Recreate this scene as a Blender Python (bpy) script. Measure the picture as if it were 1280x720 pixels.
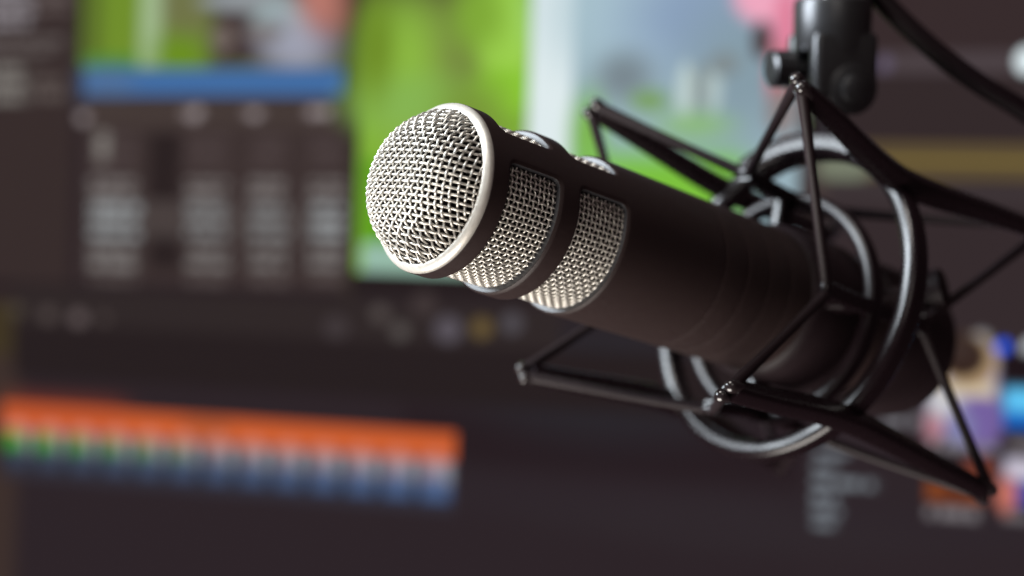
import bpy, bmesh, math, random
import numpy as np
from mathutils import Vector, Matrix

random.seed(7)
rng = np.random.default_rng(7)
S = 0.001                                  # everything below is measured in millimetres
for o in list(bpy.data.objects):
    bpy.data.objects.remove(o, do_unlink=True)
scene = bpy.context.scene
COL = scene.collection

# ------------------------------------------------------------------ camera
PITCH = math.radians(7.4)                  # the camera looks slightly down
EYE = np.array([0.0, 0.0, 1250.0])
RT = np.array([1.0, 0.0, 0.0])
FW = np.array([0.0, math.cos(PITCH), -math.sin(PITCH)])
UPV = np.array([0.0, math.sin(PITCH), math.cos(PITCH)])

def wd(v):
    """direction given as (right, down, forward of the viewer) -> world axes"""
    v = np.asarray(v, float)
    return v[..., 0:1] * RT - v[..., 1:2] * UPV + v[..., 2:3] * FW

def wp(v):
    return EYE + wd(v)

cam_d = bpy.data.cameras.new('camera')
cam_d.lens = 56.25
cam_d.sensor_width = 36.0
cam_d.clip_start = 0.01
cam_d.clip_end = 50.0
cam_d.dof.use_dof = True
cam_d.dof.focus_distance = 0.474
cam_d.dof.aperture_fstop = 4.0
cam_d.dof.aperture_blades = 0
cam = bpy.data.objects.new('camera', cam_d)
cam.location = Vector(EYE * S)
cam.rotation_euler = (math.radians(90) - PITCH, 0, 0)
COL.objects.link(cam)
scene.camera = cam

# ------------------------------------------------------------------ world and lamps
world = bpy.data.worlds.new('World')
scene.world = world
world.use_nodes = True
bg = world.node_tree.nodes['Background']
bg.inputs[0].default_value = (0.62, 0.36, 0.42, 1)
bg.inputs[1].default_value = 0.06

def lamp(name, pos, target, size, size_y, watts, color):
    d = bpy.data.lights.new(name, 'AREA')
    d.shape = 'RECTANGLE'
    d.size, d.size_y = size * S, size_y * S
    d.energy = watts
    d.color = color
    o = bpy.data.objects.new(name, d)
    p, t = Vector(wp(pos) * S), Vector(wp(target) * S)
    o.location = p
    o.rotation_euler = (t - p).to_track_quat('-Z', 'Y').to_euler()
    COL.objects.link(o)
    return o

lamp('window_light', (-1500, -720, 430), (40, 0, 520), 850, 850, 70, (0.84, 0.93, 1.0))
lamp('fill_light', (100, -700, -900), (0, 0, 500), 600, 600, 1.8, (1.0, 0.93, 0.84))  # added fill behind the viewer, brightens the near side grille wires
lamp('top_fill', (-550, -1350, 0), (-20, 0, 500), 400, 400, 14, (1.0, 0.95, 0.88))  # added lamp from above, gives the grille wires top-down contrast
lamp('desk_bounce', (-330, 620, 300), (0, 10, 520), 600, 400, 9.5, (1.0, 0.94, 0.87))

scene.view_settings.view_transform = 'Standard'
scene.view_settings.look = 'None'
scene.view_settings.exposure = 0.0
scene.view_settings.gamma = 1.0
scene.view_settings.use_curve_mapping = False
scene.cycles.use_denoising = True

# ------------------------------------------------------------------ materials
def srgb(c):
    c = np.asarray(c, float) / 255.0
    return np.where(c <= 0.04045, c / 12.92, ((c + 0.055) / 1.055) ** 2.4)

def mat(name, color, rough=0.5, metal=0.0, bump=0.0, bscale=800.0, vary=0.0, spec=0.5, coat=0.0):
    m = bpy.data.materials.new(name)
    m.use_nodes = True
    nt = m.node_tree
    b = nt.nodes['Principled BSDF']
    b.inputs['Base Color'].default_value = (*color, 1)
    b.inputs['Roughness'].default_value = rough
    b.inputs['Metallic'].default_value = metal
    b.inputs['Specular IOR Level'].default_value = spec
    b.inputs['Coat Weight'].default_value = coat
    tc = nt.nodes.new('ShaderNodeTexCoord')
    if vary > 0:
        n = nt.nodes.new('ShaderNodeTexNoise')
        n.inputs['Scale'].default_value = bscale * 0.12
        n.inputs['Detail'].default_value = 5
        nt.links.new(tc.outputs['Object'], n.inputs['Vector'])
        r = nt.nodes.new('ShaderNodeMapRange')
        r.inputs['To Min'].default_value = max(0.02, rough - vary)
        r.inputs['To Max'].default_value = min(1.0, rough + vary)
        nt.links.new(n.outputs['Fac'], r.inputs['Value'])
        nt.links.new(r.outputs['Result'], b.inputs['Roughness'])
        mx = nt.nodes.new('ShaderNodeMix')
        mx.data_type = 'RGBA'
        mx.inputs['A'].default_value = (*[c * 0.82 for c in color], 1)
        mx.inputs['B'].default_value = (*[min(1, c * 1.12) for c in color], 1)
        nt.links.new(n.outputs['Fac'], mx.inputs['Factor'])
        nt.links.new(mx.outputs['Result'], b.inputs['Base Color'])
    if bump > 0:
        n2 = nt.nodes.new('ShaderNodeTexNoise')
        n2.inputs['Scale'].default_value = bscale
        n2.inputs['Detail'].default_value = 3
        nt.links.new(tc.outputs['Object'], n2.inputs['Vector'])
        bp = nt.nodes.new('ShaderNodeBump')
        bp.inputs['Strength'].default_value = bump
        bp.inputs['Distance'].default_value = 0.0002
        nt.links.new(n2.outputs['Fac'], bp.inputs['Height'])
        nt.links.new(bp.outputs['Normal'], b.inputs['Normal'])
    return m

M_WIRE = mat('nickel_wire', (0.78, 0.75, 0.69), 0.38, 0.7, vary=0.12, bscale=1500)
M_RING = mat('satin_nickel', (0.68, 0.65, 0.59), 0.42, 0.4, bump=0.15, bscale=5000, vary=0.1)
M_BODY = mat('dark_bronze_paint', (0.027, 0.0155, 0.015), 0.5, 0.0, bump=0.4, bscale=6000, vary=0.1, spec=0.42)
M_FOAM = mat('black_foam', (0.008, 0.006, 0.006), 1.0, 0.0, spec=0.1)
M_EDGE = mat('lit_edge', (0.06, 0.06, 0.066), 0.36, 0.1)  # dark opening walls, base colour raised to carry the window light
M_PLASTIC = mat('black_nylon', (0.008, 0.004, 0.0055), 0.27, 0.0, bump=0.03, bscale=2500, vary=0.02, spec=0.5)
M_RUBBER = mat('black_rubber', (0.013, 0.006, 0.008), 0.55, 0.0, bump=0.2, bscale=4000, vary=0.05, spec=0.35)
M_STEEL = mat('dark_swivel_metal', (0.07, 0.07, 0.074), 0.34, 0.7, vary=0.04)
M_DULL = mat('dull_black_nylon', (0.010, 0.005, 0.007), 0.36, 0.0, vary=0.03, bscale=2500, spec=0.4)
M_SCREW = mat('steel_screw', (0.55, 0.55, 0.56), 0.3, 1.0)
M_CABLE = mat('cable_jacket', (0.008, 0.003, 0.005), 0.5, 0.0, bump=0.1, bscale=2000, spec=0.25)
M_TIP = mat('glossy_black_tip', (0.02, 0.015, 0.016), 0.16, 0.0, spec=0.8)
M_BEZEL = mat('monitor_shell', (0.02, 0.02, 0.022), 0.4, 0.0, bump=0.1, bscale=3000)

# ------------------------------------------------------------------ helpers
def frame(origin, X, Y, Z):
    """4x4 world matrix (metres) from viewer-space axes; local units stay metres"""
    m = Matrix.Identity(4)
    for i, ax in enumerate((X, Y, Z)):
        w = wd(ax)
        for r in range(3):
            m[r][i] = float(w[r])
    o = wp(origin) * S
    for r in range(3):
        m[r][3] = float(o[r])
    return m

def empty(name, matrix, label=None, cat=None, group=None):
    o = bpy.data.objects.new(name, None)
    o.empty_display_size = 0.01
    o.matrix_world = matrix
    COL.objects.link(o)
    if label:
        o['label'] = label
    if cat:
        o['category'] = cat
    if group:
        o['group'] = group
    return o

class MB:
    """collects vertices (mm, local) and faces"""
    def __init__(self):
        self.v, self.f = [], []

    def add(self, v, f):
        k = len(self.v)
        self.v.extend([tuple(map(float, p)) for p in v])
        self.f.extend([tuple(i + k for i in q) for q in f])

    def grid(self, P, close_u=False, close_v=False):
        """P[nu][nv] points -> quads"""
        P = np.asarray(P, float)
        nu, nv = P.shape[:2]
        k = len(self.v)
        self.v.extend(map(tuple, P.reshape(-1, 3)))
        for i in range(nu if close_u else nu - 1):
            i2 = (i + 1) % nu
            for j in range(nv if close_v else nv - 1):
                j2 = (j + 1) % nv
                self.f.append((k + i * nv + j, k + i * nv + j2, k + i2 * nv + j2, k + i2 * nv + j))

    def cap(self, idx):
        self.f.append(tuple(idx))

    def lathe(self, prof, n=96, a0=0.0, a1=2 * math.pi):
        """prof: list of (s, r) about local Z"""
        full = abs(a1 - a0 - 2 * math.pi) < 1e-6
        t = np.linspace(a0, a1, n, endpoint=not full)
        P = np.array([[(r * math.cos(x), r * math.sin(x), s) for (s, r) in prof] for x in t])
        self.grid(P, close_u=full)

    def tube(self, pts, rad, n=12, closed=False, caps=True, flat=1.0, ref=None):
        pts = np.asarray(pts, float)
        m = len(pts)
        if closed:
            tg = np.roll(pts, -1, 0) - np.roll(pts, 1, 0)
        else:
            tg = np.gradient(pts, axis=0)
        tg /= np.linalg.norm(tg, axis=1)[:, None]
        if ref is None:
            ref = np.array([0, 0, 1.0]) if abs(tg[0][2]) < 0.9 else np.array([1.0, 0, 0])
        nrm = np.cross(tg[0], ref)
        nrm /= np.linalg.norm(nrm)
        rr = np.broadcast_to(np.asarray(rad, float), (m,))
        t = np.linspace(0, 2 * math.pi, n, endpoint=False)
        P = []
        for i in range(m):
            nrm = nrm - (nrm @ tg[i]) * tg[i]
            nrm /= np.linalg.norm(nrm)
            b = np.cross(tg[i], nrm)
            P.append(pts[i] + rr[i] * (np.cos(t)[:, None] * nrm + flat * np.sin(t)[:, None] * b))
        k = len(self.v)
        self.grid(P, close_u=closed, close_v=True)
        if caps and not closed:
            self.cap([k + j for j in range(n)][::-1])
            self.cap([k + (m - 1) * n + j for j in range(n)])

    def sweep(self, pts, sec, X, Y, closed=False):
        """sec: closed 2-D section; X[i], Y[i]: section axes at each point"""
        P = [[p + a * x + b * y for a, b in sec] for p, x, y in zip(pts, X, Y)]
        k = len(self.v)
        n, m = len(sec), len(P)
        self.grid(P, close_u=closed, close_v=True)
        if not closed:
            self.cap([k + j for j in range(n)][::-1])
            self.cap([k + (m - 1) * n + j for j in range(n)])

    def build(self, name, material, parent=None, smooth=True, angle=40, label=None):
        me = bpy.data.meshes.new(name)
        me.from_pydata([(x * S, y * S, z * S) for x, y, z in self.v], [], self.f)
        me.materials.append(material)
        bm = bmesh.new()
        bm.from_mesh(me)
        bmesh.ops.recalc_face_normals(bm, faces=bm.faces)
        lim = math.radians(angle)
        for f in bm.faces:
            f.smooth = smooth
        for e in bm.edges:
            e.smooth = not (len(e.link_faces) == 2 and e.calc_face_angle(0) > lim)
        bm.to_mesh(me)
        bm.free()
        o = bpy.data.objects.new(name, me)
        COL.objects.link(o)
        if parent is not None:
            o.parent = parent
        if label:
            o['label'] = label
        return o

def rrect(w, h, r, n=4):
    """rounded rectangle section"""
    out = []
    for cx, cy, a in ((w / 2 - r, h / 2 - r, 0), (-w / 2 + r, h / 2 - r, 90), (-w / 2 + r, -h / 2 + r, 180), (w / 2 - r, -h / 2 + r, 270)):
        for i in range(n + 1):
            t = math.radians(a + 90 * i / n)
            out.append((cx + r * math.cos(t), cy + r * math.sin(t)))
    return out

def box(mb, c, dims, r=1.0, axes=None):
    """rounded box: two rounded-rect sections with chamfered ends along the third axis"""
    A = np.eye(3) if axes is None else np.asarray(axes, float)
    c = np.asarray(c, float)
    w, d, hgt = dims
    r = min(r, w / 2 - .01, d / 2 - .01, hgt / 2 - .01)
    P = []
    for z, k in ((-hgt / 2, r), (-hgt / 2 + r * .3, r * .3), (-hgt / 2 + r, 0), (hgt / 2 - r, 0), (hgt / 2 - r * .3, r * .3), (hgt / 2, r)):
        sec = rrect(w - 2 * k * .8, d - 2 * k * .8, max(r - k * .5, .05), 3)
        P.append([c + a * A[0] + b * A[1] + z * A[2] for a, b in sec])
    k0 = len(mb.v)
    n = len(P[0])
    mb.grid(P, close_v=True)
    mb.cap([k0 + j for j in range(n)][::-1])
    mb.cap([k0 + 5 * n + j for j in range(n)])

def spline(pts, n=12):
    """Catmull-Rom through pts"""
    p = np.asarray(pts, float)
    p = np.vstack([2 * p[0] - p[1], p, 2 * p[-1] - p[-2]])
    out = []
    for i in range(1, len(p) - 2):
        for t in np.linspace(0, 1, n, endpoint=False):
            a, b, c, d = p[i - 1], p[i], p[i + 1], p[i + 2]
            out.append(.5 * (2 * b + (c - a) * t + (2 * a - 5 * b + 4 * c - d) * t * t + (3 * b - a - 3 * c + d) * t ** 3))
    out.append(p[-2])
    return np.array(out)

# ------------------------------------------------------------------ monitor behind the microphone
SH = np.array([3.32, .13, -1.0]); SH /= np.linalg.norm(SH)
SU = np.array([0, -1.0, 0]); SU -= SU @ SH * SH; SU /= np.linalg.norm(SU)
SN = np.cross(SH, SU)
SW0, SW1, SB0, SB1 = -446.0, 405.0, -257.0, 232.0       # lit area, mm
# what the screen shows: kind, x0, y0, x1, y1 (mm on the glass), colour, softness, opacity
UI = [
    ('r', -452.8, -20.8, -315.8, 251.8, (55, 44, 43), 0, 1),
    ('t', -416.1, 165.3, -349.3, 218.5, (172, 166, 172), 0, 1),
    ('t', -349.5, 173.6, -319.4, 217.4, (110, 98, 96), 0, 1),
    ('t', -414.6, 145.4, -319.1, 160.8, (110, 102, 100), 0, 1),
    ('t', -413.7, 113.3, -349.4, 141.0, (150, 146, 140), 0, 1),
    ('t', -349.3, 114.6, -320.5, 134.3, (112, 102, 98), 0, 1),
    ('r', -315.8, -18.1, -309.0, 249.6, (46, 36, 38), 0, 1),
    ('r', -311.3, 138.4, -119.4, 246.3, (112, 142, 44), 0, 1),
    ('r', -311.3, 138.6, -297.2, 249.2, (88, 106, 42), 12, 1),
    ('r', -309.4, 138.5, -214.8, 146.0, (80, 140, 22), 4, 1),
    ('r', -267.9, 138.5, -249.9, 247.8, (158, 182, 138), 7, 1),
    ('r', -249.3, 170.3, -217.3, 247.0, (126, 118, 118), 14, 1),
    ('r', -249.3, 138.4, -214.9, 215.0, (112, 116, 72), 16, 1),
    ('e', -255.4, 134.2, -217.3, 159.7, (106, 144, 28), 1.8, 1),
    ('r', -214.3, 138.3, -119.4, 244.9, (64, 50, 50), 14, 1),
    ('e', -223.4, 175.1, -153.9, 189.8, (146, 152, 156), 0.6, 1),
    ('e', -184.3, 151.8, -143.2, 183.2, (150, 166, 168), 0.7, 1),
    ('e', -174.5, 135.1, -129.1, 170.5, (158, 160, 176), 1.7, 1),
    ('e', -214.2, 147.9, -197.8, 166.9, (112, 100, 94), 0.5, 1),
    ('e', -191.0, 156.1, -161.1, 166.6, (120, 112, 112), 0.7, 1),
    ('e', -150.6, 163.0, -112.4, 204.4, (190, 124, 112), 1.4, 1),
    ('e', -204.2, 192.7, -135.5, 244.9, (170, 160, 160), 0.6, 1),
    ('r', -308.9, 119.3, -118.1, 137.3, (66, 108, 162), 0, 1),
    ('r', -308.9, 119.1, -272.1, 137.5, (80, 110, 150), 24, 1),
    ('r', -306.7, -5.5, -111.1, 118.8, (60, 49, 48), 0, 1),
    ('r', -308.7, 98.2, -113.0, 118.8, (68, 57, 54), 0, 1),
    ('r', -257.4, 49.7, -233.4, 94.6, (42, 33, 33), 2, 1),
    ('r', -255.2, 3.7, -231.3, 27.3, (42, 33, 33), 2, 1),
    ('t', -313.6, 100.0, -303.7, 109.8, (142, 130, 132), 0, 1),
    ('t', -233.5, 102.3, -217.0, 111.8, (142, 130, 132), 0, 1),
    ('t', -189.0, 103.1, -172.8, 112.6, (142, 130, 132), 0, 1),
    ('t', -144.4, 104.5, -124.1, 113.8, (142, 130, 132), 0, 1),
    ('r', -297.4, 75.8, -288.8, 94.2, (146, 142, 136), 3, 1),
    ('e', -312.3, 100.6, -304.9, 107.1, (158, 147, 148), 0.4, 1),
    ('e', -228.8, 103.3, -221.7, 109.7, (158, 147, 148), 0.4, 1),
    ('e', -226.5, 105.5, -219.4, 111.8, (158, 147, 148), 0.4, 1),
    ('e', -184.3, 104.2, -177.4, 110.5, (158, 147, 148), 0.4, 1),
    ('e', -141.0, 106.0, -134.2, 112.3, (158, 147, 148), 0.4, 1),
    ('e', -134.2, 106.1, -127.5, 112.3, (158, 147, 148), 0.4, 1),
    ('t', -302.8, 69.4, -263.7, 93.2, (84, 72, 72), 0, 1),
    ('t', -301.8, 48.9, -262.8, 64.0, (146, 140, 138), 0, 1),
    ('t', -301.0, 21.9, -262.0, 47.3, (182, 188, 190), 0, 1),
    ('t', -300.1, 0.3, -261.1, 18.7, (144, 140, 138), 0, 1),
    ('t', -299.5, -9.4, -260.5, -0.8, (96, 86, 84), 0, 1),
    ('t', -229.6, 70.6, -197.9, 93.9, (84, 72, 72), 0, 1),
    ('t', -228.7, 50.4, -197.0, 65.3, (146, 140, 138), 0, 1),
    ('t', -227.9, 23.9, -196.2, 48.8, (182, 188, 190), 0, 1),
    ('t', -227.0, 2.7, -195.3, 20.7, (144, 140, 138), 0, 1),
    ('t', -226.4, -6.8, -194.7, 1.7, (96, 86, 84), 0, 1),
    ('t', -182.8, 71.3, -155.9, 94.3, (84, 72, 72), 0, 1),
    ('t', -181.9, 51.4, -155.0, 66.0, (146, 140, 138), 0, 1),
    ('t', -181.1, 25.2, -154.2, 49.8, (182, 188, 190), 0, 1),
    ('t', -180.2, 4.2, -153.3, 22.1, (144, 140, 138), 0, 1),
    ('t', -179.7, -5.2, -152.7, 3.2, (96, 86, 84), 0, 1),
    ('t', -141.1, 71.9, -115.3, 94.7, (84, 72, 72), 0, 1),
    ('t', -140.2, 52.3, -114.4, 66.8, (146, 140, 138), 0, 1),
    ('t', -139.4, 26.4, -113.7, 50.7, (182, 188, 190), 0, 1),
    ('t', -138.5, 5.7, -112.8, 23.3, (144, 140, 138), 0, 1),
    ('t', -138.0, -3.6, -112.2, 4.6, (96, 86, 84), 0, 1),
    ('r', -262.0, 24.3, -139.4, 49.1, (84, 76, 74), 2, 0.45),
    ('r', -447.7, -16.5, -102.0, -8.4, (40, 31, 33), 0, 1),
    ('r', -113.2, -10.1, -106.6, 243.2, (52, 44, 40), 0, 1),
    ('r', -105.7, 5.4, 6.8, 241.2, (128, 176, 56), 0, 1),
    ('r', -121.2, 167.6, -34.2, 252.2, (66, 54, 42), 44, 1),
    ('e', -82.5, 89.4, -18.2, 180.5, (116, 130, 66), 1.7, 1),
    ('e', -105.2, 96.7, -55.0, 178.4, (140, 184, 66), 1.6, 1),
    ('e', -28.0, 122.4, 7.6, 192.4, (156, 208, 78), 0.7, 1),
    ('e', -30.9, 107.4, 11.0, 137.4, (140, 200, 54), 0.7, 1),
    ('e', -106.5, 97.3, -30.6, 131.9, (134, 180, 82), 1.6, 1),
    ('e', -51.6, 79.6, -9.2, 129.9, (120, 150, 56), 1.8, 1),
    ('e', -109.0, 119.7, -84.7, 181.2, (110, 140, 40), 1.7, 1),
    ('e', -43.4, 150.0, -11.6, 190.2, (128, 170, 56), 1.7, 1),
    ('r', -103.0, 24.9, -44.3, 78.9, (92, 156, 28), 6, 1),
    ('r', -101.6, 4.8, -21.6, 25.2, (150, 186, 168), 3, 1),
    ('r', -107.6, -6.8, 61.5, 6.3, (36, 28, 29), 0, 1),
    ('r', 6.8, 10.4, 174.7, 236.7, (152, 176, 186), 0, 1),
    ('r', 6.8, 7.9, 34.6, 239.0, (224, 236, 238), 3, 1),
    ('e', 24.5, 134.8, 114.5, 213.0, (172, 198, 208), 1.6, 1),
    ('e', 65.3, 134.7, 162.7, 202.2, (138, 160, 188), 1.6, 1),
    ('e', 106.2, 96.4, 173.4, 173.0, (134, 156, 168), 1.6, 1),
    ('e', 49.6, 117.2, 83.7, 146.5, (122, 136, 144), 1.5, 1),
    ('e', 99.9, 101.8, 109.7, 140.6, (190, 208, 206), 0.5, 1),
    ('e', 118.3, 108.7, 127.0, 143.4, (178, 196, 196), 0.5, 1),
    ('e', 109.6, 107.7, 118.3, 140.5, (138, 150, 150), 0.5, 1),
    ('e', 118.2, 131.8, 137.6, 147.2, (130, 142, 146), 0.5, 1),
    ('e', 71.3, 110.4, 95.1, 124.1, (122, 160, 96), 1.2, 1),
    ('e', 89.7, 95.1, 132.7, 110.6, (140, 184, 126), 1.6, 1),
    ('e', 34.1, 75.2, 56.4, 120.5, (126, 182, 80), 1.4, 1),
    ('r', 37.0, 10.3, 143.3, 86.1, (124, 192, 62), 26, 1),
    ('e', 132.7, 163.3, 174.5, 197.6, (240, 168, 192), 0.6, 1),
    ('e', 156.4, 129.9, 171.6, 186.9, (224, 132, 158), 0.6, 1),
    ('e', 144.2, 142.3, 155.7, 165.2, (74, 52, 52), 0.6, 1),
    ('e', 153.6, 113.3, 166.9, 151.3, (190, 116, 124), 0.6, 1),
    ('e', 154.4, 96.6, 173.3, 125.2, (140, 130, 130), 0.6, 1),
    ('r', 175.6, -23.5, 473.8, 229.2, (55, 43, 44), 0, 1),
    ('r', 174.7, 13.6, 193.4, 186.6, (90, 78, 72), 6, 0.3),
    ('r', 217.7, 133.5, 472.4, 146.5, (74, 64, 67), 0, 1),
    ('e', 218.7, 134.6, 226.0, 143.9, (98, 88, 110), 0.6, 1),
    ('r', 188.2, 94.8, 473.4, 133.5, (51, 41, 42), 0, 1),
    ('r', 189.5, 71.8, 474.5, 93.9, (90, 76, 52), 0, 1),
    ('r', 189.5, 81.7, 474.5, 84.0, (124, 106, 54), 0, 1),
    ('e', 185.4, 68.8, 216.8, 87.6, (116, 122, 104), 0.6, 1),
    ('r', 191.8, -23.2, 476.6, 71.3, (60, 51, 53), 0, 1),
    ('r', 192.1, -23.2, 476.8, 56.9, (52, 42, 44), 16, 1),
    ('e', 295.0, 133.1, 308.0, 148.6, (232, 246, 250), 0.3, 1),
    ('r', -466.3, -311.1, 483.3, -66.1, (44, 35, 39), 0, 1),
    ('r', -70.8, -113.7, 186.4, -76.4, (38, 28, 32), 26, 1),
    ('e', -24.0, -90.9, 147.1, -22.2, (41, 38, 43), 1.2, 1),
    ('r', 184.6, -276.3, 482.8, -23.6, (45, 36, 40), 0, 1),
    ('r', -353.1, -141.0, 481.4, -116.8, (45, 37, 42), 20, 0.7),
    ('e', 26.3, -153.8, 238.8, -124.9, (47, 40, 44), 1.2, 0.6),
    ('e', 276.8, -23.4, 287.4, -14.3, (150, 148, 150), 0.5, 1),
    ('e', 283.3, -33.3, 291.2, -21.4, (196, 190, 192), 0.5, 1),
    ('e', 290.6, -27.9, 298.5, -18.7, (30, 96, 255), 0.2, 1),
    ('e', 304.6, -29.8, 315.9, -17.1, (188, 192, 198), 0.3, 1),
    ('r', 240.6, -83.7, 255.0, -30.7, (44, 34, 38), 0, 1),
    ('r', 253.9, -75.0, 292.5, -26.7, (160, 156, 184), 4, 1),
    ('e', 273.2, -82.2, 296.1, -45.4, (116, 96, 158), 0.7, 1),
    ('e', 252.8, -79.3, 263.6, -60.8, (178, 124, 136), 0.9, 1),
    ('e', 264.5, -80.7, 280.5, -60.4, (128, 128, 172), 0.7, 1),
    ('e', 254.1, -64.2, 270.1, -45.7, (200, 200, 206), 0.8, 1),
    ('r', 261.0, -52.3, 291.1, -44.0, (204, 190, 166), 4, 1),
    ('e', 260.4, -47.2, 291.4, -16.9, (176, 148, 112), 0.2, 1),
    ('e', 258.5, -41.9, 286.0, -16.1, (52, 36, 30), 0.3, 1),
    ('r', 248.5, -31.7, 277.9, -20.2, (60, 46, 42), 5, 1),
    ('r', 293.0, -41.9, 478.7, -25.4, (30, 20, 24), 3, 1),
    ('r', 296.8, -69.0, 366.8, -46.4, (20, 96, 186), 0, 1),
    ('r', 296.6, -59.1, 366.6, -46.4, (98, 200, 246), 8, 1),
    ('t', 255.1, -85.6, 293.2, -76.4, (150, 146, 150), 0, 1),
    ('t', 297.5, -82.5, 316.6, -74.3, (140, 134, 138), 0, 1),
    ('t', 229.2, -73.9, 252.7, -63.7, (134, 134, 140), 0, 1),
    ('t', 189.4, -93.0, 210.7, -86.9, (150, 160, 168), 0, 1),
    ('t', 189.7, -101.7, 205.5, -95.6, (150, 160, 168), 0, 1),
    ('t', 190.0, -110.3, 228.8, -104.2, (150, 160, 168), 0, 1),
    ('t', 190.3, -119.6, 206.1, -113.5, (150, 160, 168), 0, 1),
    ('t', 190.7, -128.1, 208.3, -121.9, (150, 160, 168), 0, 1),
    ('t', 190.9, -135.3, 204.9, -129.1, (150, 160, 168), 0, 1),
    ('t', 190.1, -134.3, 205.9, -87.1, (110, 116, 124), 0, 0.5),
    ('r', 255.2, -113.6, 287.1, -100.7, (132, 68, 34), 3, 1),
    ('e', 261.8, -110.8, 281.4, -101.6, (90, 44, 30), 0.6, 1),
    ('e', 275.6, -99.7, 293.2, -86.8, (120, 60, 44), 0.6, 1),
    ('t', 255.7, -124.7, 286.7, -115.9, (146, 140, 144), 0, 1),
    ('t', 298.2, -123.1, 318.2, -116.3, (130, 124, 128), 0, 1),
    ('r', 298.4, -113.3, 368.4, -86.2, (66, 74, 150), 0, 1),
    ('r', 298.1, -98.0, 368.1, -86.2, (200, 194, 208), 6, 1),
    ('e', 294.2, -116.9, 304.7, -96.8, (200, 116, 100), 1, 1),
    ('r', -473.3, -77.1, -357.5, -24.0, (62, 52, 34), 6, 1),
    ('r', -467.0, -373.7, -351.3, -60.4, (60, 47, 43), 14, 1),
    ('r', -357.9, -41.2, 31.8, -12.0, (47, 39, 39), 0, 1),
    ('e', -312.8, -37.1, -301.6, -27.3, (104, 92, 92), 0.6, 1),
    ('e', -336.6, -36.0, -325.3, -26.1, (82, 72, 70), 0.6, 1),
    ('e', -291.2, -34.6, -283.8, -28.1, (78, 68, 66), 0.6, 1),
    ('e', -361.4, -33.2, -351.2, -24.4, (74, 66, 56), 0.6, 1),
    ('e', -93.2, -24.8, -82.2, -14.6, (84, 76, 74), 0.6, 1),
    ('e', -79.0, -35.5, -68.2, -25.3, (88, 82, 80), 0.6, 1),
    ('e', -49.8, -36.0, -32.7, -19.8, (90, 84, 92), 0.6, 1),
    ('e', -25.3, -31.9, -12.7, -19.8, (106, 88, 54), 0.6, 1),
    ('e', -5.4, -28.0, 7.1, -16.0, (84, 80, 86), 0.6, 1),
    ('e', -125.6, -37.5, -110.0, -23.1, (66, 58, 60), 0.6, 1),
    ('e', -65.6, -19.5, -50.4, -5.2, (66, 56, 56), 0.6, 1),
    ('r', -356.6, -74.0, 181.0, -37.3, (38, 30, 31), 6, 1),
]

mon = empty('computer_monitor', frame((0, 0, 1000.0), SH, SU, SN),
            'wide flat computer monitor with dark editing windows and green photos on screen', 'monitor')
scr = MB()
nx, ny = 560, 320
gx = np.linspace(SW0, SW1, nx + 1)
gy = np.linspace(SB0, SB1, ny + 1)
GX, GY = np.meshgrid(gx, gy)
img = np.empty((ny + 1, nx + 1, 3))
img[:] = srgb((44, 35, 38))

def smooth01(x):
    x = np.clip(x, 0, 1)
    return x * x * (3 - 2 * x)

def paint(kind, x0, y0, x1, y1, col, soft, al):
    if kind == 'e':
        d = np.hypot((GX - (x0 + x1) / 2) / ((x1 - x0) / 2), (GY - (y0 + y1) / 2) / ((y1 - y0) / 2))
        a = smooth01((1 + soft / 2 - d) / max(soft, .02))
    else:
        s = max(soft, 0.6)
        a = smooth01((GX - x0) / s + .5) * smooth01((x1 - GX) / s + .5) * smooth01((GY - y0) / s + .5) * smooth01((y1 - GY) / s + .5)
        if kind == 't':                       # rows of small type
            rows = max(1, round((y1 - y0) / 8.0))
            ph = (GY - y0) / (y1 - y0) * rows
            row = np.clip(np.floor(ph), 0, rows - 1).astype(int)
            ends = rng.uniform(.82, 1.0, rows)
            word = rng.uniform(0, 6.28, rows)
            xx = (GX - x0) / (x1 - x0)
            ink = ((ph % 1) > .22) & ((ph % 1) < .80) & (xx < ends[row]) & (np.sin(GX * .8 + word[row]) + np.sin(GX * .31 + 2 * word[row]) > -1.15)
            a = a * np.where(ink, 1.0, .12) * .62
    a = (a * al)[..., None]
    img[:] = img * (1 - a) + srgb(col) * a

for it in UI:
    paint(*it)
def clip(kind, x0, y0, x1, y1, col, soft, al):
    k = 1000.0 / 740.0
    paint(kind, x0 * k, (y0 - 2.8) * k, x1 * k, (y1 - 2.8) * k, col, soft, al)
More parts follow.
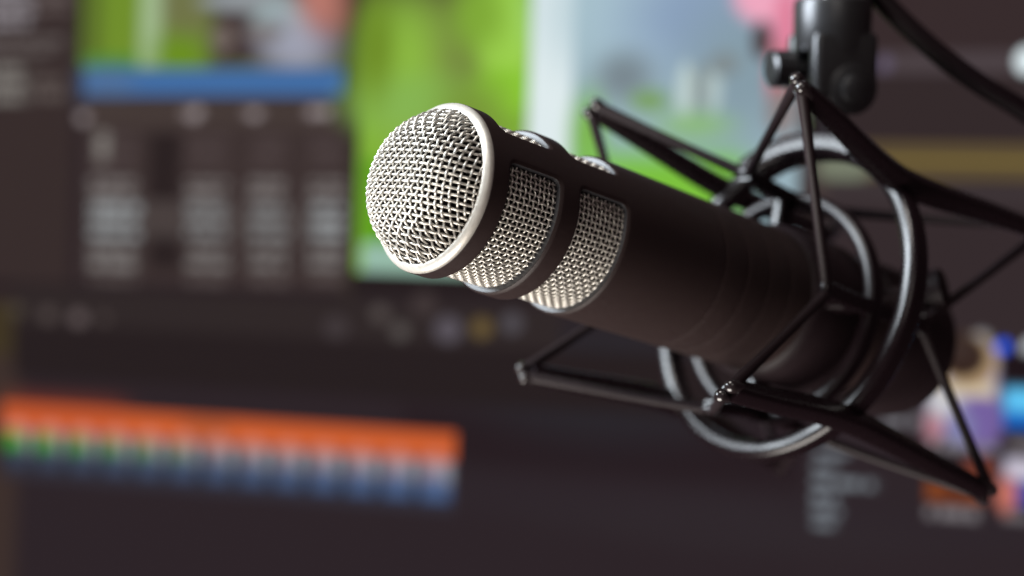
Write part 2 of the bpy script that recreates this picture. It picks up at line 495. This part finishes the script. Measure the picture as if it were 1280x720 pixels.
# strip of clips under an orange bar, lower left
sx0, sx1 = -269.5, -25.0
clip('r', sx0, -102.0, sx1, -66.0, (58, 54, 62), 1, 1)
clip('r', sx0, -79.0, sx1, -65.8, (200, 92, 47), 1, 1)
clip('r', sx0, -79.0, sx0 + 70, -65.8, (188, 80, 44), 30, .6)
clip('e', -168, -77, -140, -66, (150, 78, 48), .8, .5)
for k in range(13):
    a = sx0 + (sx1 - sx0) * k / 13 + 1.6
    b = sx0 + (sx1 - sx0) * (k + 1) / 13 - 1.6
    w = b - a
    q = k / 12
    up_c = np.array((150, 148, 150)) * (1 - q) + np.array((148, 138, 150)) * q
    clip('r', a, -90.5, b, -79.5, tuple(up_c * (.68 + .28 * q)), 1.5, 1)
    clip('e', a + w * .1, -83.0, b - w * .1, -75.0, (216, 146, 130), .8, .75 - .35 * q)
    if k < 6:
        clip('e', a - 1, -94.0, b - w * .30, -80.5, (70, 160, 16), .6, 1 - .15 * k)
    clip('r', b - w * .26, -92, b, -80.5, (150, 160, 170), 2, .65)
    clip('r', a, -100.0, b, -90.5, tuple(np.array((50, 54, 68)) * (1 - q) + np.array((60, 82, 120)) * q), 2, 1)
    clip('e', a + w * .02, -97.5, b - w * .02, -87.0, tuple(np.array((60, 68, 86)) * (1 - q) + np.array((78, 98, 136)) * q), .6, .75)
    clip('r', a - 3.2, -99.8, a + .8, -80.5, (34, 36, 40), 1, .85)
clip('r', sx0, -103.5, sx1, -98.5, (50, 47, 56), 2, .9)

P = np.stack([GX, GY, np.zeros_like(GX)], -1)
me = bpy.data.meshes.new('screen')
vid = np.arange((nx + 1) * (ny + 1)).reshape(ny + 1, nx + 1)
fq = np.stack([vid[:-1, :-1], vid[:-1, 1:], vid[1:, 1:], vid[1:, :-1]], -1).reshape(-1, 4)
me.from_pydata((P.reshape(-1, 3) * S).tolist(), [], fq.tolist())
ca = me.color_attributes.new('picture', 'FLOAT_COLOR', 'POINT')
ca.data.foreach_set('color', np.concatenate([img.reshape(-1, 3), np.ones((img.shape[0] * img.shape[1], 1))], 1).ravel())
m = bpy.data.materials.new('lit_screen')
m.use_nodes = True
nt = m.node_tree
b = nt.nodes['Principled BSDF']
b.inputs['Base Color'].default_value = (0.0006, 0.0005, 0.0006, 1)
b.inputs['Roughness'].default_value = 0.6
b.inputs['Specular IOR Level'].default_value = 0.0
at = nt.nodes.new('ShaderNodeAttribute')
at.attribute_name = 'picture'
nt.links.new(at.outputs['Color'], b.inputs['Emission Color'])
b.inputs['Emission Strength'].default_value = 1.0
me.materials.append(m)
screen = bpy.data.objects.new('screen', me)
COL.objects.link(screen)
screen.parent = mon
screen['label'] = 'lit screen with photos, tables and an orange clip strip'
fr = MB()
cx, cy = (SW0 + SW1) / 2, (SB0 + SB1) / 2
w, hh = SW1 - SW0, SB1 - SB0
P = []
for k, z in ((0, -1), (0, 2.2), (1, 3), (11, 3), (12, 2.2), (12, -22), (8, -26)):
    P.append([(cx + a, cy + c, z) for a, c in rrect(w + 2 * k, hh + 2 * k, 2 + k * .5, 4)])
fr.grid(P, close_v=True)
n0 = len(P[0])
fr.cap([6 * n0 + j for j in range(n0)])
fr.build('bezel', M_BEZEL, mon)
st = MB()
box(st, (cx, cy - 70, -44), (90, 34, 260), 6, axes=[(1, 0, 0), (0, 0, 1), (0, 1, 0)])
st.build('stand_neck', M_BEZEL, mon)

# ------------------------------------------------------------------ microphone
MC = np.array([-23.3, -30.0, 479.6])                    # centre of the front ring, from the viewer
MA = np.array([.732, .223, .643]); MA /= np.linalg.norm(MA)
MU = np.cross([0, 1, 0], MA); MU /= np.linalg.norm(MU)
MV = np.cross(MA, MU)
mic = empty('microphone', frame(MC, MU, MV, MA),
            'dark cylindrical broadcast microphone with woven silver grille, held in the shock mount', 'microphone')
RB = 26.5
PI = math.pi

# --- front grille: woven wire pressed into a flat-topped dome
RW, HD, KD = 23.7, 13.1, 4.0
WP, WR = 1.88, 0.37
NX = 500
def dome_z(r):
    return -2.0 - HD * (1 - np.minimum(r / RW, 1.0) ** KD)
xs = np.linspace(0, RW, NX)
def drawn(p, q):
    """sideways position of a wire crossing: part of the cloth's length goes into the steep rim"""
    p, q = np.broadcast_arrays(np.asarray(p, float), np.asarray(q, float))
    out = np.full(p.shape, np.nan)
    for k in range(p.size):
        qq = q.flat[k]
        r = np.hypot(xs, qq)
        z = dome_z(r)
        ln = np.concatenate([[0], np.cumsum(np.sqrt(np.diff(xs) ** 2 + .55 * np.diff(z) ** 2))])
        x = np.interp(abs(p.flat[k]), ln, xs)
        if x * x + qq * qq <= RW * RW and abs(p.flat[k]) <= ln[-1]:
            out.flat[k] = math.copysign(x, p.flat[k])
    return out
def lift(x, y, off):
    r = np.hypot(x, y)
    slope = HD * KD / RW * np.minimum(r / RW, 1.0) ** (KD - 1)
    nl = np.sqrt(1 + slope ** 2)
    ux, uy = x / np.maximum(r, 1e-6), y / np.maximum(r, 1e-6)
    return np.stack([x + off * slope / nl * ux, y + off * slope / nl * uy, dome_z(r) - off / nl], -1)
g = MB()
nw = int(RW / WP)
for i in range(-nw, nw + 1):                              # wires lying across
    q = i * WP
    t = np.arange(-20 * WP, 20 * WP + .01, WP / 5)
    x = drawn(t, q)
    ok = ~np.isnan(x)
    if ok.sum() < 6:
        continue
    t, x = t[ok], x[ok]
    g.tube(lift(x, q + .07 * np.sin(t * .31 + i * 1.7) + .03 * math.sin(i * 5.1), WR * .45 * np.cos(PI * (t / WP + i))), WR * 1.04, n=7, caps=False)
for i in range(-18, 19):                                  # wires running down
    t = np.arange(-RW, RW, WP / 5)
    x = drawn(i * WP, t)
    ok = ~np.isnan(x)
    if ok.sum() < 6:
        continue
    t, x = t[ok], x[ok]
    g.tube(lift(x + .08 * np.sin(t * .29 + i * 2.1) + .05 * math.sin(i * 7.3), t, -WR * 1.5 * np.cos(PI * (t / WP + i))), WR * .96, n=7, caps=False)
fg = g.build('front_grille', M_WIRE, mic, angle=80, label='domed silver woven wire grille')
fg.rotation_euler = (0, 0, math.radians(4.0))

# --- satin ring round the grille
g = MB()
g.lathe([(1.0, 26.0), (0.3, 26.4), (-0.3, 26.4), (-0.9, 26.2), (-1.5, 25.75), (-1.95, 25.15), (-2.2, 24.6), (-2.25, 24.2), (-2.15, 23.85), (-1.9, 23.7), (-1.2, 23.6), (1.0, 23.5)], 160)
g.build('front_ring', M_RING, mic, angle=50)

# --- foam seen through the wires
g = MB()
g.lathe([(58, 0.0), (58, 20.6), (0, 20.8), (-4, 20), (-9, 18.0), (-11.5, 14), (-12.3, 8), (-12.6, 0.0)], 96)
g.build('foam_core', M_FOAM, mic)

# --- side grille: the same cloth rolled into a sleeve
RG = 23.8
WR = 0.36
na = 84
dth = 2 * PI / na
g = MB()
js = np.arange(0, 32)
s0 = 2.2
for j in js:
    th = np.arange(na * 5) * (2 * PI / (na * 5))
    r = RG + WR * .98 * np.cos(PI * (th / dth + j))
    s = s0 + j * WP + .04 * np.sin(th * 5 + j)
    g.tube(np.stack([r * np.cos(th), r * np.sin(th), s], -1), WR, n=6, closed=True)
for i in range(na):
    s = np.arange(s0 - .5 * WP, s0 + 31.5 * WP, WP / 5)
    r = RG - WR * .98 * np.cos(PI * ((s - s0) / WP + i))
    th = i * dth + 0 * s
    g.tube(np.stack([r * np.cos(th), r * np.sin(th), s], -1), WR, n=6, caps=False)
g.build('side_grille', M_WIRE, mic, angle=80, label='silver wire cloth behind the side openings')

# --- body: collar with two rows of openings, then the plain barrel
g = MB()
W1, W2 = (7.0, 27.6), (36.0, 56.8)
SPL = [(0.4, 31.8), (31.8, 64.0)]
STRUT = (-20.0, 135.0)                                   # opening of one window, degrees
def window(sa, sb, c0, c1, a0, a1):
    """openings with rounded corners; the cell around them runs to the middle of the struts"""
    A0, A1 = a0 - 12.5, a1 + 12.5
    w, hgt = math.radians(a1 - a0) * RB, sb - sa
    cxm, cym = math.radians((a0 + a1) / 2) * RB, (sa + sb) / 2
    def outline(grow, rad):
        pts, W_, H_ = [], w / 2 + grow, hgt / 2 + grow
        nlong, nshort, nc = 48, 8, 6
        for i in range(nlong):
            pts.append((-W_ + rad + (2 * W_ - 2 * rad) * i / nlong, -H_))
        for i in range(nc):
            t = -PI / 2 + PI / 2 * i / nc
            pts.append((W_ - rad + rad * math.cos(t), -H_ + rad + rad * math.sin(t)))
        for i in range(nshort):
            pts.append((W_, -H_ + rad + (2 * H_ - 2 * rad) * i / nshort))
        for i in range(nc):
            t = PI / 2 * i / nc
            pts.append((W_ - rad + rad * math.cos(t), H_ - rad + rad * math.sin(t)))
        for i in range(nlong):
            pts.append((W_ - rad - (2 * W_ - 2 * rad) * i / nlong, H_))
        for i in range(nc):
            t = PI / 2 + PI / 2 * i / nc
            pts.append((-W_ + rad + rad * math.cos(t), H_ - rad + rad * math.sin(t)))
        for i in range(nshort):
            pts.append((-W_, H_ - rad - (2 * H_ - 2 * rad) * i / nshort))
        for i in range(nc):
            t = PI + PI / 2 * i / nc
            pts.append((-W_ + rad + rad * math.cos(t), -H_ + rad + rad * math.sin(t)))
        return np.array(pts)
    hole = outline(0, 2.6)
    ch = outline(1.1, 3.4)
    Wc = math.radians(A1 - A0) * RB / 2
    lo, hi = c0 - cym, c1 - cym
    k = np.maximum(np.abs(ch[:, 0]) / (w / 2 + 1.1), 1e-6)
    # matching points on the rectangular cell border
    cell = ch.copy()
    nlong, nshort, nc = 48, 8, 6
    i0 = 0
    for i in range(len(ch)):
        x, y = ch[i]
        if abs(y) >= hgt / 2 + 1.1 - 1e-6:
            cell[i] = (x / (w / 2 + 1.1) * Wc, lo if y < 0 else hi)
        elif abs(x) >= w / 2 + 1.1 - 1e-6:
            cell[i] = (math.copysign(Wc, x), lo + (y + hgt / 2 + 1.1) / (hgt + 2.2) * (hi - lo))
        else:                                            # rounded corner: split at 45 degrees
            fx, fy = (abs(x) - (w / 2 + 1.1 - 3.4)) / 3.4, (abs(y) - (hgt / 2 + 1.1 - 3.4)) / 3.4
            if fy >= fx - 1e-6:
                q = min(1, (fx / max(fy, 1e-6)))
                xs = (w / 2 + 1.1 - 3.4) / (w / 2 + 1.1) * Wc
                cell[i] = (math.copysign(xs + (Wc - xs) * q, x), lo if y < 0 else hi)
            else:
                q = fy / fx
                ye = hgt / 2 + 1.1 - 3.4
                yb = lo + ((ye if y > 0 else -ye) + hgt / 2 + 1.1) / (hgt + 2.2) * (hi - lo)
                cell[i] = (math.copysign(Wc, x), yb + ((lo if y < 0 else hi) - yb) * q)
    loops = []
    for t in np.linspace(0, 1, 6):
        loops.append((cell * (1 - t) + ch * t, RB))
    loops.append((hole * .25 + ch * .75, RB - .04))
    loops.append((hole, RB - .55))
    loops.append((hole * 1.0, RB - .75))
    return loops, hole, cxm, cym
def to_cyl(p2, r, cxm, cym):
    th = (p2[:, 0] + cxm) / RB
    return np.stack([r * np.cos(th), r * np.sin(th), p2[:, 1] + cym], -1)
edge = MB()
for (sa, sb), (c0, c1) in zip((W1, W2), SPL):
    for turn in (0.0, 180.0):
        loops, hole, cxm, cym = window(sa, sb, c0, c1, STRUT[0] + turn, STRUT[1] + turn)
        g.grid([to_cyl(p, r, cxm, cym) for p, r in loops], close_v=True)
        edge.grid([to_cyl(hole * 1.0, r, cxm, cym) for r in (RB - .75, RB - 1.4, 22.4)], close_v=True)
prof = [(64.0, RB)]
for sg in (104, 115.5, 127, 138.5):
    prof += [(sg - 1.6, RB), (sg - .9, RB - .05), (sg - .4, RB - .2), (sg, RB - .26), (sg + .4, RB - .2), (sg + .9, RB - .05), (sg + 1.6, RB)]
prof += [(196, RB), (199, RB - .6), (200, RB - 2), (200, 12)]
g.lathe(prof, 160)
g.lathe([(0.4, RB), (0.1, RB - .2), (0.1, 24.6)], 160)
bm_ob = g.build('body', M_BODY, mic, angle=35)
edge.build('opening_edge', M_EDGE, mic, angle=50, label='inner edges of the side openings, window light put into their paler colour')
# --- rear end: rubber-faced locking collar and connector
g = MB()
prof = [(200, 12), (200, 27.4), (201, 28.2), (203, 28.4)]
for k in range(7):
    s = 205 + k * 4.2
    prof += [(s, 28.4), (s + .6, 28.2), (s + 1.6, 28.2), (s + 2.2, 28.4)]
prof += [(236, 28.4), (239, 27.6), (241, 25.5), (241, 10)]
g.lathe(prof, 120)
g.build('rear_collar', M_RUBBER, mic, angle=35)
g = MB()
g.lathe([(240, 10.5), (246, 10.5), (247, 9.8), (247, 7.6), (242, 7.4), (242, 0)], 64)
g.build('connector', M_STEEL, mic)

# ------------------------------------------------------------------ shock mount
TN = MA + .061 * MU + .089 * MV; TN /= np.linalg.norm(TN)
T1 = np.cross([0, 1, 0], TN); T1 /= np.linalg.norm(T1)
T2 = np.cross(TN, T1)
TC = MC + MA * 95.25 + 1.3 * MU - 8.4 * MV               # centre of the front arm tips
mount = empty('shock_mount', frame(TC, T1, T2, TN),
              'black suspension cradle of round hoops, four arms and rubber cords around the microphone', 'shock mount')
def to_m(p):
    """microphone-frame point (mm) -> mount-frame point"""
    v = MC + p[0] * MU + p[1] * MV + p[2] * MA - TC
    return np.array([v @ T1, v @ T2, v @ TN])
def pol(s, r, deg):
    t = math.radians(deg) + .012
    return np.array([r * math.cos(t), r * math.sin(t), s])
RING_S, RING_R = 66.0, 57.0
TIP_R, TIP_F, TIP_B = 70.7, 0.0, 136.0
# --- outer hoop
g = MB()
sec = rrect(7.0, 9.0, 2.8, 5)
t = np.linspace(0, 2 * PI, 144, endpoint=False)
g.sweep([np.array([RING_R * math.cos(x), RING_R * math.sin(x), RING_S]) for x in t], sec,
        [np.array([math.cos(x), math.sin(x), 0]) for x in t], [np.array([0, 0, 1.0])] * len(t), closed=True)
g.build('outer_hoop', M_PLASTIC, mount, angle=60)
# --- four arms, each bowed outwards from the hoop to a forked tip at either end
ARMS = (45, 135, 225, 315)
for d in ARMS:
    e_r = np.array([math.cos(math.radians(d) + .012), math.sin(math.radians(d) + .012), 0])
    e_t = np.array([-e_r[1], e_r[0], 0])
    key = [pol(TIP_F + 1.0, TIP_R, d), pol(22, 67.2, d), pol(46, 62.5, d), pol(RING_S, 60.6, d), pol(86, 62.5, d), pol(112, 66.5, d), pol(TIP_B - 1.0, TIP_R - 1, d)]
    c = spline(key, 8)
    tg = np.gradient(c, axis=0); tg /= np.linalg.norm(tg, axis=1)[:, None]
    n_r = np.array([e_r - (e_r @ q) * q for q in tg]); n_r /= np.linalg.norm(n_r, axis=1)[:, None]
    g = MB()
    u = np.linspace(-1, 1, len(c))
    base = rrect(1, 1, .24, 3)
    P = []
    for p_, x_, k in zip(c, n_r, u):
        wr = 8.8 - 3.0 * abs(k) ** 1.5                    # deeper near the hoop
        wt = 7.4 - 1.2 * abs(k)
        P.append([p_ + a * wr * x_ + b_ * wt * e_t for a, b_ in base])
    n0 = len(base)
    g.grid(P, close_v=True)
    g.cap(list(range(n0))[::-1])
    g.cap([(len(P) - 1) * n0 + j for j in range(n0)])
    arm = g.build('arm', M_PLASTIC, mount, angle=50)
    for s_end, sg in ((TIP_F, -1), (TIP_B, 1)):
        g = MB()
        r_end = TIP_R if sg < 0 else TIP_R - 1
        for k in (-1, 1):
            q0 = pol(s_end + sg * -4, r_end - .3, d) + k * 2.3 * e_t
            q1 = pol(s_end + sg * .5, r_end + .8, d) + k * 2.3 * e_t
            q2 = pol(s_end + sg * 3.0, r_end + 2.4, d) + k * 2.3 * e_t
            g.tube(spline([q0, q1, q2], 4), [1.6, 1.9, 2.1, 2.3, 2.3, 2.3, 2.2, 1.9, 1.1], n=14)
        g.build('tip', M_TIP, arm, angle=60)
# --- inner cradle around the microphone
CR_S, CR_R = 166.0, 40.5
g = MB()
sec = rrect(5.0, 7.0, 2.0, 4)
g.sweep([to_m((CR_R * math.cos(x), CR_R * math.sin(x), CR_S)) for x in t], sec,
        [to_m((math.cos(x), math.sin(x), 0)) - to_m((0, 0, 0)) for x in t], [to_m((0, 0, 1)) - to_m((0, 0, 0))] * len(t), closed=True)
g.build('inner_hoop', M_DULL, mount, angle=60)
g = MB()
P = []
for x in np.linspace(0, 2 * PI, 96, endpoint=False):
    P.append([to_m((r * math.cos(x), r * math.sin(x), s)) for s, r in ((150, 26.6), (151, 27.6), (154, 28.6), (183, 28.6), (185, 27.8), (185, 26.6))])
g.grid(P, close_u=True)
g.build('clamp_collar', M_RUBBER, mount, angle=40)
ANCH = (0, 90, 180, 270)
for d in ANCH:
    a = math.radians(d)
    e = np.array([math.cos(a), math.sin(a), 0]); tt = np.array([-e[1], e[0], 0])
    mm = lambda s, r, o=0.0: to_m(tuple(e * r + tt * o + np.array([0, 0, s])))
    g = MB()
    c = spline([mm(136, 42.6), mm(150, 41.0), mm(166, 40.2), mm(182, 41.0), mm(194, 42.6)], 6)
    ex = mm(0, 1) - mm(0, 0); et = mm(0, 0, 1) - mm(0, 0)
    g.sweep(c, rrect(5.0, 6.0, 1.5, 3), [ex] * len(c), [et] * len(c))
    g.sweep([mm(160, 29.0 + k) for k in np.linspace(-.5, 9.5, 4)], rrect(9.0, 5.0, 1.5, 3), [mm(1, 0) - mm(0, 0)] * 4, [et] * 4)
    post = g.build('cradle_post', M_PLASTIC, mount, angle=50)
    for s_ in (136, 194):
        g = MB()
        c2 = [mm(s_, 43.0, o) for o in (-4.2, -3.6, 0, 3.6, 4.2)]
        g.tube(c2, [1.4, 2.0, 2.2, 2.0, 1.4], n=12)
        g.build('cord_pin', M_PLASTIC, post, angle=50)
# --- rubber cords, from every arm tip to the two neighbouring posts
for d in ARMS:
    for o in (-45, 45):
        da = (d + o) % 360
        a = math.radians(da)
        for s_tip, s_pin, sg, r_end in ((TIP_F, 136.0, -1, TIP_R), (TIP_B, 194.0, 1, TIP_R - 1)):
            e_r = np.array([math.cos(math.radians(d) + .012), math.sin(math.radians(d) + .012), 0])
            e_t = np.array([-e_r[1], e_r[0], 0])
            k = math.copysign(1, o)
            q0 = pol(s_tip + sg * .2, r_end + .2, d) + e_t * k * 2.2
            p_b = np.array([math.cos(a), math.sin(a), 0]) * 43.2 + np.array([-math.sin(a), math.cos(a), 0]) * (-k * 2.0) + np.array([0, 0, s_pin])
            q1 = to_m(tuple(p_b))
            L = np.linalg.norm(q1 - q0)
            sag = np.array([x * (1 - x) for x in np.linspace(0, 1, 9)]) * .02 * L
            c = np.array([q0 + (q1 - q0) * x for x in np.linspace(0, 1, 9)]) + sag[:, None] * np.array([0, 1.0, 0])
            rad = [2.0, 1.92, 1.82, 1.76, 1.74, 1.76, 1.82, 1.92, 2.0]
            g = MB()
            g.tube(c, rad, n=10)
            g.build('cord', M_RUBBER, mount, angle=60)
# --- clamping thumb screw of the cradle
g = MB()
ax0 = np.array([math.cos(math.radians(-18)), math.sin(math.radians(-18)), 0])
c0 = to_m(tuple(ax0 * 30 + np.array([0, 0, 186.0]))); c1 = to_m(tuple(ax0 * 40 + np.array([0, 0, 196.0])))
c2 = to_m(tuple(ax0 * 49 + np.array([0, 0, 199.0])))
g.tube([c0, c1], [2.5, 2.5], n=16)
g.tube([c1, c1 + (c2 - c1) * .08, c1 + (c2 - c1) * .9, c2], [6.0, 7.2, 7.2, 6.0], n=28)
g.build('thumb_screw', M_RUBBER, mount, angle=40)
# --- swivel on top of the hoop, upright in the room
def up_v():                                               # world up seen in viewer axes
    return np.array([0, -math.cos(PITCH), -math.sin(PITCH)])
TOP = TC + TN * RING_S - T2 * (RING_R + 3.0)              # crown of the outer hoop
SWU = up_v()
SWX = np.array([.97, 0, .24]); SWX -= SWX @ SWU * SWU; SWX /= np.linalg.norm(SWX)
SWZ = np.cross(SWX, SWU)                                  # towards the viewer or away
def sw(x, y, z):
    """swivel axes: x sideways, y up, z depth; origin at the crown -> mount frame"""
    v = TOP + x * SWX + y * SWU + z * SWZ - TC
    return np.array([v @ T1, v @ T2, v @ TN])
def swd(x, y, z):
    return sw(x, y, z) - sw(0, 0, 0)
AX = [swd(1, 0, 0), swd(0, 0, 1), swd(0, 1, 0)]
g = MB()
arcs = np.radians(np.linspace(238, 292, 18))
g.sweep([np.array([(RING_R + 1.5) * math.cos(x), (RING_R + 1.5) * math.sin(x), RING_S]) for x in arcs], rrect(9.0, 13.0, 2.5, 4),
        [np.array([math.cos(x), math.sin(x), 0]) for x in arcs], [np.array([0, 0, 1.0])] * len(arcs))
g.build('saddle', M_PLASTIC, mount, angle=50)
g = MB()
box(g, sw(4, 9, 0), (10, 13, 24), 2.0, AX)
g.tube([sw(5, 21, -6.5), sw(5, 21, 6.5)], [8.0, 8.0], n=32)
g.build('swivel_tongue', M_PLASTIC, mount, angle=40)
g = MB()
for sz in (-1, 1):
    box(g, sw(4.5, 28, sz * 10.2), (25, 6.6, 24), 2.5, AX)
    g.tube([sw(7, 20, sz * 7.2), sw(7, 20, sz * 13.2), sw(7, 20, sz * 13.7)], [9.6, 9.6, 8.9], n=36)
g.tube([sw(4.5, y, 0) for y in (33, 33.6, 35, 50.5, 52, 52.6)], [12.6, 13.8, 14.2, 14.2, 13.6, 12.4], n=48)
yoke = g.build('swivel_yoke', M_STEEL, mount, angle=40)
for sz in (-1, 1):
    g = MB()
    g.tube([sw(7, 20, sz * 13.0), sw(7, 20, sz * 15.2), sw(7, 20, sz * 15.8)], [5.2, 5.2, 4.4], n=24)
    g.build('pivot_screw', M_STEEL, yoke, angle=40)
g = MB()
g.tube([sw(-5, 27, 0), sw(-12, 27, 0)], [2.5, 2.5], n=16)
g.tube([sw(-11, 27, 0), sw(-11.6, 27, 0), sw(-19, 27, 0), sw(-19.8, 27, 0)], [5.8, 6.8, 6.8, 5.6], n=14)
g.build('tension_knob', M_STEEL, mount, angle=20)

# ------------------------------------------------------------------ boom arm end above the swivel
def at_sw(x, y, z):
    return TOP + x * SWX + y * SWU + z * SWZ
boom = empty('boom_arm', frame(at_sw(4.5, 52.8, 0), SWX, SWU, SWZ),
             'black tubular boom arm end carrying the swivel of the shock mount', 'boom arm')
g = MB()
g.tube([(0, 0, 0), (0, 8, 0)], [4.7, 4.7], n=24)
g.tube([(0, 6, 0), (0, 6.6, 0), (0, 13, 0), (0, 13.6, 0)], [8.5, 9.3, 9.3, 8.5], n=6)
g.build('stud', M_SCREW, boom, angle=30)
g = MB()
c = spline([(0, 13, 0), (0, 40, 0), (4, 75, 6), (40, 120, 30), (150, 190, 80), (330, 290, 160)], 12)
g.tube(c, 9.0, n=28)
g.build('tube', M_STEEL, boom, angle=40)

# ------------------------------------------------------------------ cable
cable_pts = [(52, -262, 640), (92, -190, 612), (122, -128, 596), (136.6, -106.0, 590), (154.6, -87.9, 588), (172, -75, 588), (190, -64.5, 590), (212, -49, 596), (240, -10, 608), (262, 80, 622), (274, 220, 642), (282, 420, 660), (300, 520, 690)]
c0 = np.array(cable_pts[0], float)
cab = empty('cable', frame(c0, (1, 0, 0), (0, 1, 0), (0, 0, 1)),
            'thick black cable drooping beside the boom arm in front of the screen', 'cable')
g = MB()
g.tube(spline(np.array(cable_pts, float) - c0, 10), 3.9, n=20)
g.build('jacket', M_CABLE, cab, angle=60)
